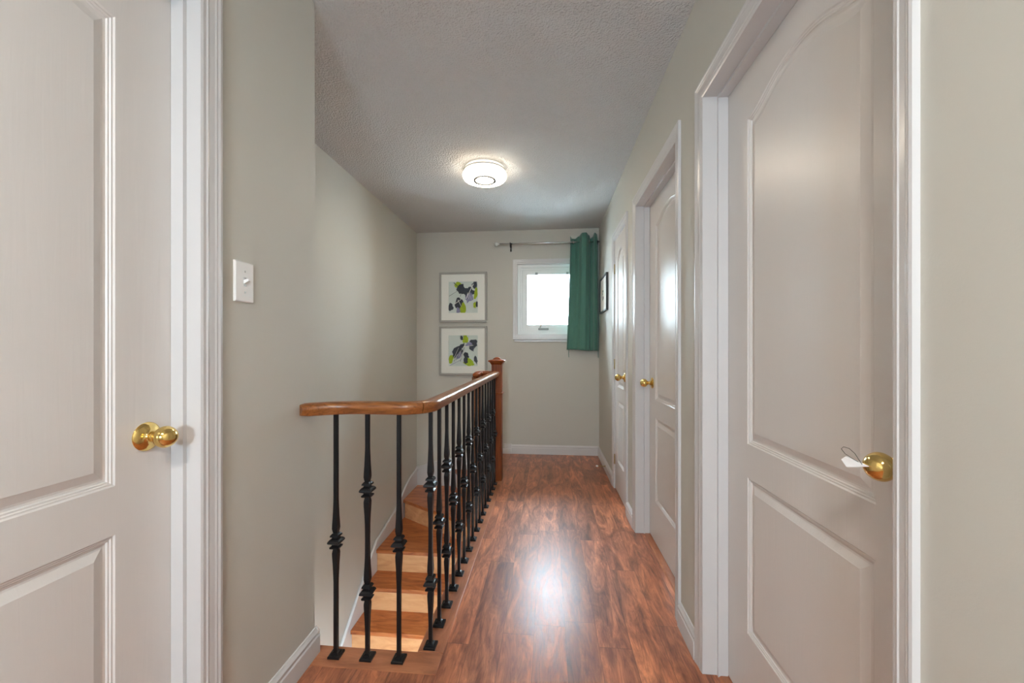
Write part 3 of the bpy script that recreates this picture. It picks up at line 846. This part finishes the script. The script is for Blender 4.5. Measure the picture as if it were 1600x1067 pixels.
rnd = random.Random(3)
b1 = [(0.34, 0.10, 0.11, 0.09, 0.5, 2), (0.42, 0.22, 0.14, 0.13, 0.4, 1), (0.70, 0.36, 0.16, 0.13, -0.7, 1), (0.72, 0.50, 0.11, 0.15, 0.5, 3), (0.90, 0.12, 0.08, 0.12, 0, 1),
      (0.93, 0.40, 0.05, 0.16, 0.1, 2), (0.36, 0.66, 0.13, 0.15, 0.3, 1), (0.50, 0.86, 0.09, 0.15, 0, 2), (0.33, 0.92, 0.06, 0.09, 0.2, 3), (0.07, 0.82, 0.08, 0.11, 0.1, 1), (0.90, 0.75, 0.05, 0.09, 0, 2), (0.97, 0.73, 0.03, 0.08, 0, 1), (0.55, 0.30, 0.06, 0.12, 1.0, 1)]
s1 = [(0.18, 0.03, 0.50, 0.32, 0.012, 1), (0.5, 0.15, 0.40, 0.48, 0.010, 1), (0.02, 0.46, 0.30, 0.30, 0.006, 1), (0.85, 0.08, 0.60, 0.55, 0.012, 4), (0.20, 0.72, 0.44, 0.56, 0.010, 4), (0.32, 0.58, 0.44, 0.80, 0.010, 4)] + \
     [(0.60 + rnd.random() * 0.2, 0.35, 0.6 + rnd.random() * 0.2, 0.6, 0.005, rnd.choice((1, 4))) for _ in range(8)]
b2 = [(0.58, 0.12, 0.09, 0.11, 0.2, 2), (0.45, 0.09, 0.04, 0.07, 0, 1), (0.86, 0.25, 0.11, 0.12, -0.4, 1), (0.70, 0.28, 0.11, 0.06, -0.3, 3), (0.78, 0.42, 0.06, 0.10, -0.6, 1), (0.30, 0.55, 0.22, 0.12, -0.9, 1),
      (0.36, 0.66, 0.12, 0.07, -0.9, 3), (0.08, 0.75, 0.08, 0.13, 0.1, 2), (0.60, 0.63, 0.10, 0.07, 0.6, 1), (0.68, 0.88, 0.14, 0.11, 0.2, 2), (0.60, 0.82, 0.06, 0.11, 0, 1), (0.80, 0.93, 0.08, 0.05, 0, 2), (0.93, 0.78, 0.05, 0.13, -0.2, 1), (0.45, 0.35, 0.10, 0.05, -0.8, 1)]
s2 = [(0.05, 0.98, 0.42, 0.80, 0.008, 3)] + [(0.12 + i * 0.035, 0.75 + (i % 3) * 0.05, 0.32 + i * 0.03, 0.35 + (i % 4) * 0.05, 0.007, 4 if i % 2 else 1) for i in range(10)] + [(0.5, 0.38, 0.85, 0.32, 0.012, 4), (0.82, 0.5, 0.92, 0.38, 0.008, 1)]
G = 'framed abstract prints on the end wall'
framed_print(-1.197, -0.665, 1.438, 1.990, 'upper square abstract print in lime and charcoal, silver frame', b1, s1, G)
framed_print(-1.197, -0.665, 0.853, 1.395, 'lower square abstract print in lime and charcoal, just left of the newel post', b2, s2, G)

# small black-framed picture on the right wall
e = empty('small_picture', (XR, 3.87, 1.672)); add_tag(e, 'small black-framed print on the right wall between curtain and closet door', 'picture')
bm = bmesh.new(); a, b_, t = 0.228, 0.172, 0.014
for (ya, yb, za, zb) in ((-a, a, b_ - t, b_), (-a, a, -b_, -b_ + t), (-a, -a + t, -b_ + t, b_ - t), (a - t, a, -b_ + t, b_ - t)): box(bm, -0.022, 0, ya, yb, za, zb)
bevel(link('picture_frame', bm, M_BLACK, e), 0.001)
bm = bmesh.new(); box(bm, -0.010, -0.003, -a + t, a - t, -b_ + t, b_ - t)
for (cy_, cz_, r_) in ((0.05, 0.035, 0.020), (0.07, 0.012, 0.012), (0.03, -0.030, 0.022), (0.055, -0.045, 0.012)):
    vs = [bm.verts.new((-0.0105, cy_ + r_ * cos(q) * 1.3, cz_ + r_ * 0.7 * sin(q))) for q in [2 * pi * i / 9 for i in range(9)]]
    bm.faces.new(vs).material_index = 1
link('print', bm, [M_MAT, M_INK], e)


# ================================================================== curtain and rod
RY, RZc = YB - 0.085, 2.272
e = empty('curtain_rod', (-0.40, YB, RZc)); add_tag(e, 'thin brushed metal curtain rod with glass ball end above the window', 'curtain rod')
def er(nm, bm, m, smooth=True): 
    o = link(nm, bm, m, e, smooth=smooth); o.location = (0.40, -YB, -RZc); return o
bm = bmesh.new(); sweep(bm, [(-0.52, RY, RZc), (XR - 0.004, RY, RZc)], circ(0.0080, 12)); er('rod', bm, M_STEEL)
bm = bmesh.new(); lathe(bm, [(0, 0.005), (0.006, 0.012), (0.012, 0.008), (0.020, 0.016), (0.030, 0.023), (0.042, 0.024), (0.053, 0.018), (0.060, 0.006), (0.061, 0)], Matrix.Translation((-0.515, RY, RZc)) @ Matrix.Rotation(-pi / 2, 4, 'Y'), 20); er('finial', bm, paint('frosted_finial', (0.62, 0.64, 0.62), 0.15, var=0.1, vscale=40))
def bracket(x):
    bm = bmesh.new(); box(bm, x - 0.008, x + 0.008, YB - 0.006, YB, RZc - 0.065, RZc + 0.02)
    sweep(bm, [(x, YB - 0.004, RZc - 0.035), (x, YB - 0.05, RZc - 0.030), (x, RY, RZc - 0.015)], circ(0.006, 8))
    sweep(bm, [(x, RY + 0.013 * cos(q), RZc + 0.013 * sin(q)) for q in [radians(20 - 28 * i) for i in range(11)]], circ(0.0045, 8), up=Vector((1, 0, 0)))
    er('bracket', bm, M_BLACK)
bracket(-0.402); bracket(0.522)

# curtain: grommet-top panel pushed to the right
KEYS = [(0, 0.000), (0.05, 0.030), (0.17, 0.034), (0.30, 0.006), (0.42, -0.034), (0.54, -0.036), (0.66, -0.004), (0.73, 0.036), (0.79, 0.020), (0.86, -0.034), (0.92, -0.020), (1.0, 0.032)]
def fold(u):
    for (a, p), (b_, q) in zip(KEYS, KEYS[1:]):
        if u <= b_:
            t = (u - a) / (b_ - a); t = t * t * (3 - 2 * t)
            return p + (q - p) * t
    return KEYS[-1][1]
def curtain():
    bm = bmesh.new()
    nx, nz = 96, 40
    zt, zb = 2.338, 1.135
    V = []
    for j in range(nz + 1):
        s = j / nz
        row = []
        for i in range(nx + 1):
            u = i / nx
            x_top = 0.238 + 0.292 * u; x_bot = 0.198 + 0.342 * u
            k = s ** 1.3
            # broad fold first, then tighter folds by the wall
            x = x_top * (1 - k) + x_bot * k
            dep = 1.25 * fold(u) * (1 - 0.30 * s)
            x = min(x, XR - 0.010)
            yy = RY + dep + 0.005 * sin(9 * u + 4 * s)
            z = zt + (zb - zt) * s
            if j == 0: z += -0.45 * dep
            if j == nz: z += -0.010 * u + 0.004 * sin(7 * u)
            row.append(bm.verts.new((x, yy, z)))
        V.append(row)
    for j in range(nz):
        for i in range(nx): bm.faces.new((V[j][i], V[j][i + 1], V[j + 1][i + 1], V[j + 1][i]))
    c = link('curtain', bm, M_CURT, smooth=True)
    m = c.modifiers.new('solid', 'SOLIDIFY'); m.thickness = 0.002
    return c
cu = curtain()
add_tag(cu, 'short dark green grommet curtain bunched at the right of the small window', 'curtain')
# grommets on the rod
for gx in (0.268, 0.345, 0.432, 0.500):
    bm = bmesh.new()
    sweep(bm, [(gx + 0.004 * sin(q * 2), RY + 0.020 * cos(q), RZc + 0.020 * sin(q)) for q in [2 * pi * i / 20 for i in range(21)]], circ(0.004, 6), up=Vector((1, 0, 0)), caps=False)
    link('grommet', bm, M_STEEL, cu, smooth=True)
# tie cords hanging below the hem
for gx, z1 in ((0.222, 1.055), (0.532, 1.050)):
    bm = bmesh.new(); sweep(bm, [(gx, RY + 0.02, 1.145), (gx - 0.002, RY + 0.022, 1.10), (gx, RY + 0.022, z1)], circ(0.003, 6), up=Vector((0, 1, 0)))
    link('tie_cord', bm, M_CURT, cu)


# ================================================================== light switch
e = empty('light_switch', (XL, 1.055, 1.336)); add_tag(e, 'white wall switch plate with toggle beside the left door', 'light switch')
bm = bmesh.new()
rings = []
for x, a, b_ in ((0.0, 0.0350, 0.0575), (0.004, 0.0350, 0.0575), (0.0065, 0.0320, 0.0545)):
    rings.append([bm.verts.new((x, sy * a, sz * b_)) for sy, sz in ((-1, -1), (1, -1), (1, 1), (-1, 1))])
for A, B in zip(rings, rings[1:]):
    for i in range(4): bm.faces.new((A[i], A[(i + 1) % 4], B[(i + 1) % 4], B[i]))
bm.faces.new(rings[-1]); bm.faces.new(rings[0])
link('switch_plate', bm, M_PLATE, e)
bm = bmesh.new(); box(bm, 0.0055, 0.0068, -0.0052, 0.0052, -0.0125, 0.0125); link('switch_slot', bm, M_STEEL, e)
bm = bmesh.new()
prism_axis(bm, [(0.006, -0.006), (0.006, 0.006), (0.020, 0.009), (0.021, 0.003)], -0.004, 0.004, lambda p, q, t: (p, t, q)); link('toggle', bm, M_PLATE, e)
for z in (0.030, -0.030):
    bm = bmesh.new(); lathe(bm, [(0.006, 0.0032), (0.0075, 0.0028), (0.0078, 0)], Matrix.Translation((0, 0, z)) @ Matrix.Rotation(pi / 2, 4, 'Y'), 12); link('screw', bm, M_STEEL, e)


# ================================================================== paper tag hanging on the near knob
e = empty('paper_tag', (0.549, 0.742, 0.943)); add_tag(e, 'folded white paper tag with dark string loop stuck on the nearest right knob', 'tag')
bm = bmesh.new()
pts = [(-0.004, 0.040, -0.003), (0.0, 0.033, 0.005), (0.0, 0.020, 0.004), (0.004, -0.012, -0.001), (0.0, 0.010, -0.009), (-0.004, 0.026, -0.014)]
a = [bm.verts.new(p) for p in pts]; b2 = [bm.verts.new((p[0] - 0.005, p[1], p[2])) for p in pts]
bm.faces.new(a); bm.faces.new(b2[::-1])
for i in range(6): bm.faces.new((a[i], a[(i + 1) % 6], b2[(i + 1) % 6], b2[i]))
bevel(link('tag_paper', bm, M_TAG, e), 0.0015)
bm = bmesh.new()
loop = [(-0.002, -0.002, -0.001), (-0.003, 0.004, 0.006), (-0.004, 0.012, 0.015), (-0.005, 0.024, 0.021), (-0.006, 0.036, 0.021), (-0.006, 0.042, 0.016), (-0.005, 0.034, 0.009), (-0.004, 0.020, 0.005), (-0.003, 0.006, 0.002)]
sweep(bm, loop, circ(0.0005, 6), up=Vector((1, 0, 0.01)))
link('string', bm, M_DARK, e)

# spring door stop on the far right baseboard
e = empty('door_stop', (XR - 0.015, 3.73, 0.052)); add_tag(e, 'small spring door stop with pale tip on the far right baseboard', 'door stop')
RM = Matrix.Rotation(-pi / 2, 4, 'Y')
bm = bmesh.new(); lathe(bm, [(0, 0.010), (0.004, 0.010), (0.006, 0.006)] + [(0.006 + 0.002 * i, 0.0048 if i % 2 else 0.0038) for i in range(1, 31)] + [(0.068, 0.0)], RM, 12); link('spring', bm, M_HINGE, e)
bm = bmesh.new(); lathe(bm, [(0.066, 0.006), (0.068, 0.0078), (0.082, 0.0078), (0.086, 0.006), (0.087, 0)], RM, 14); link('rubber_tip', bm, M_TAG, e, smooth=True)
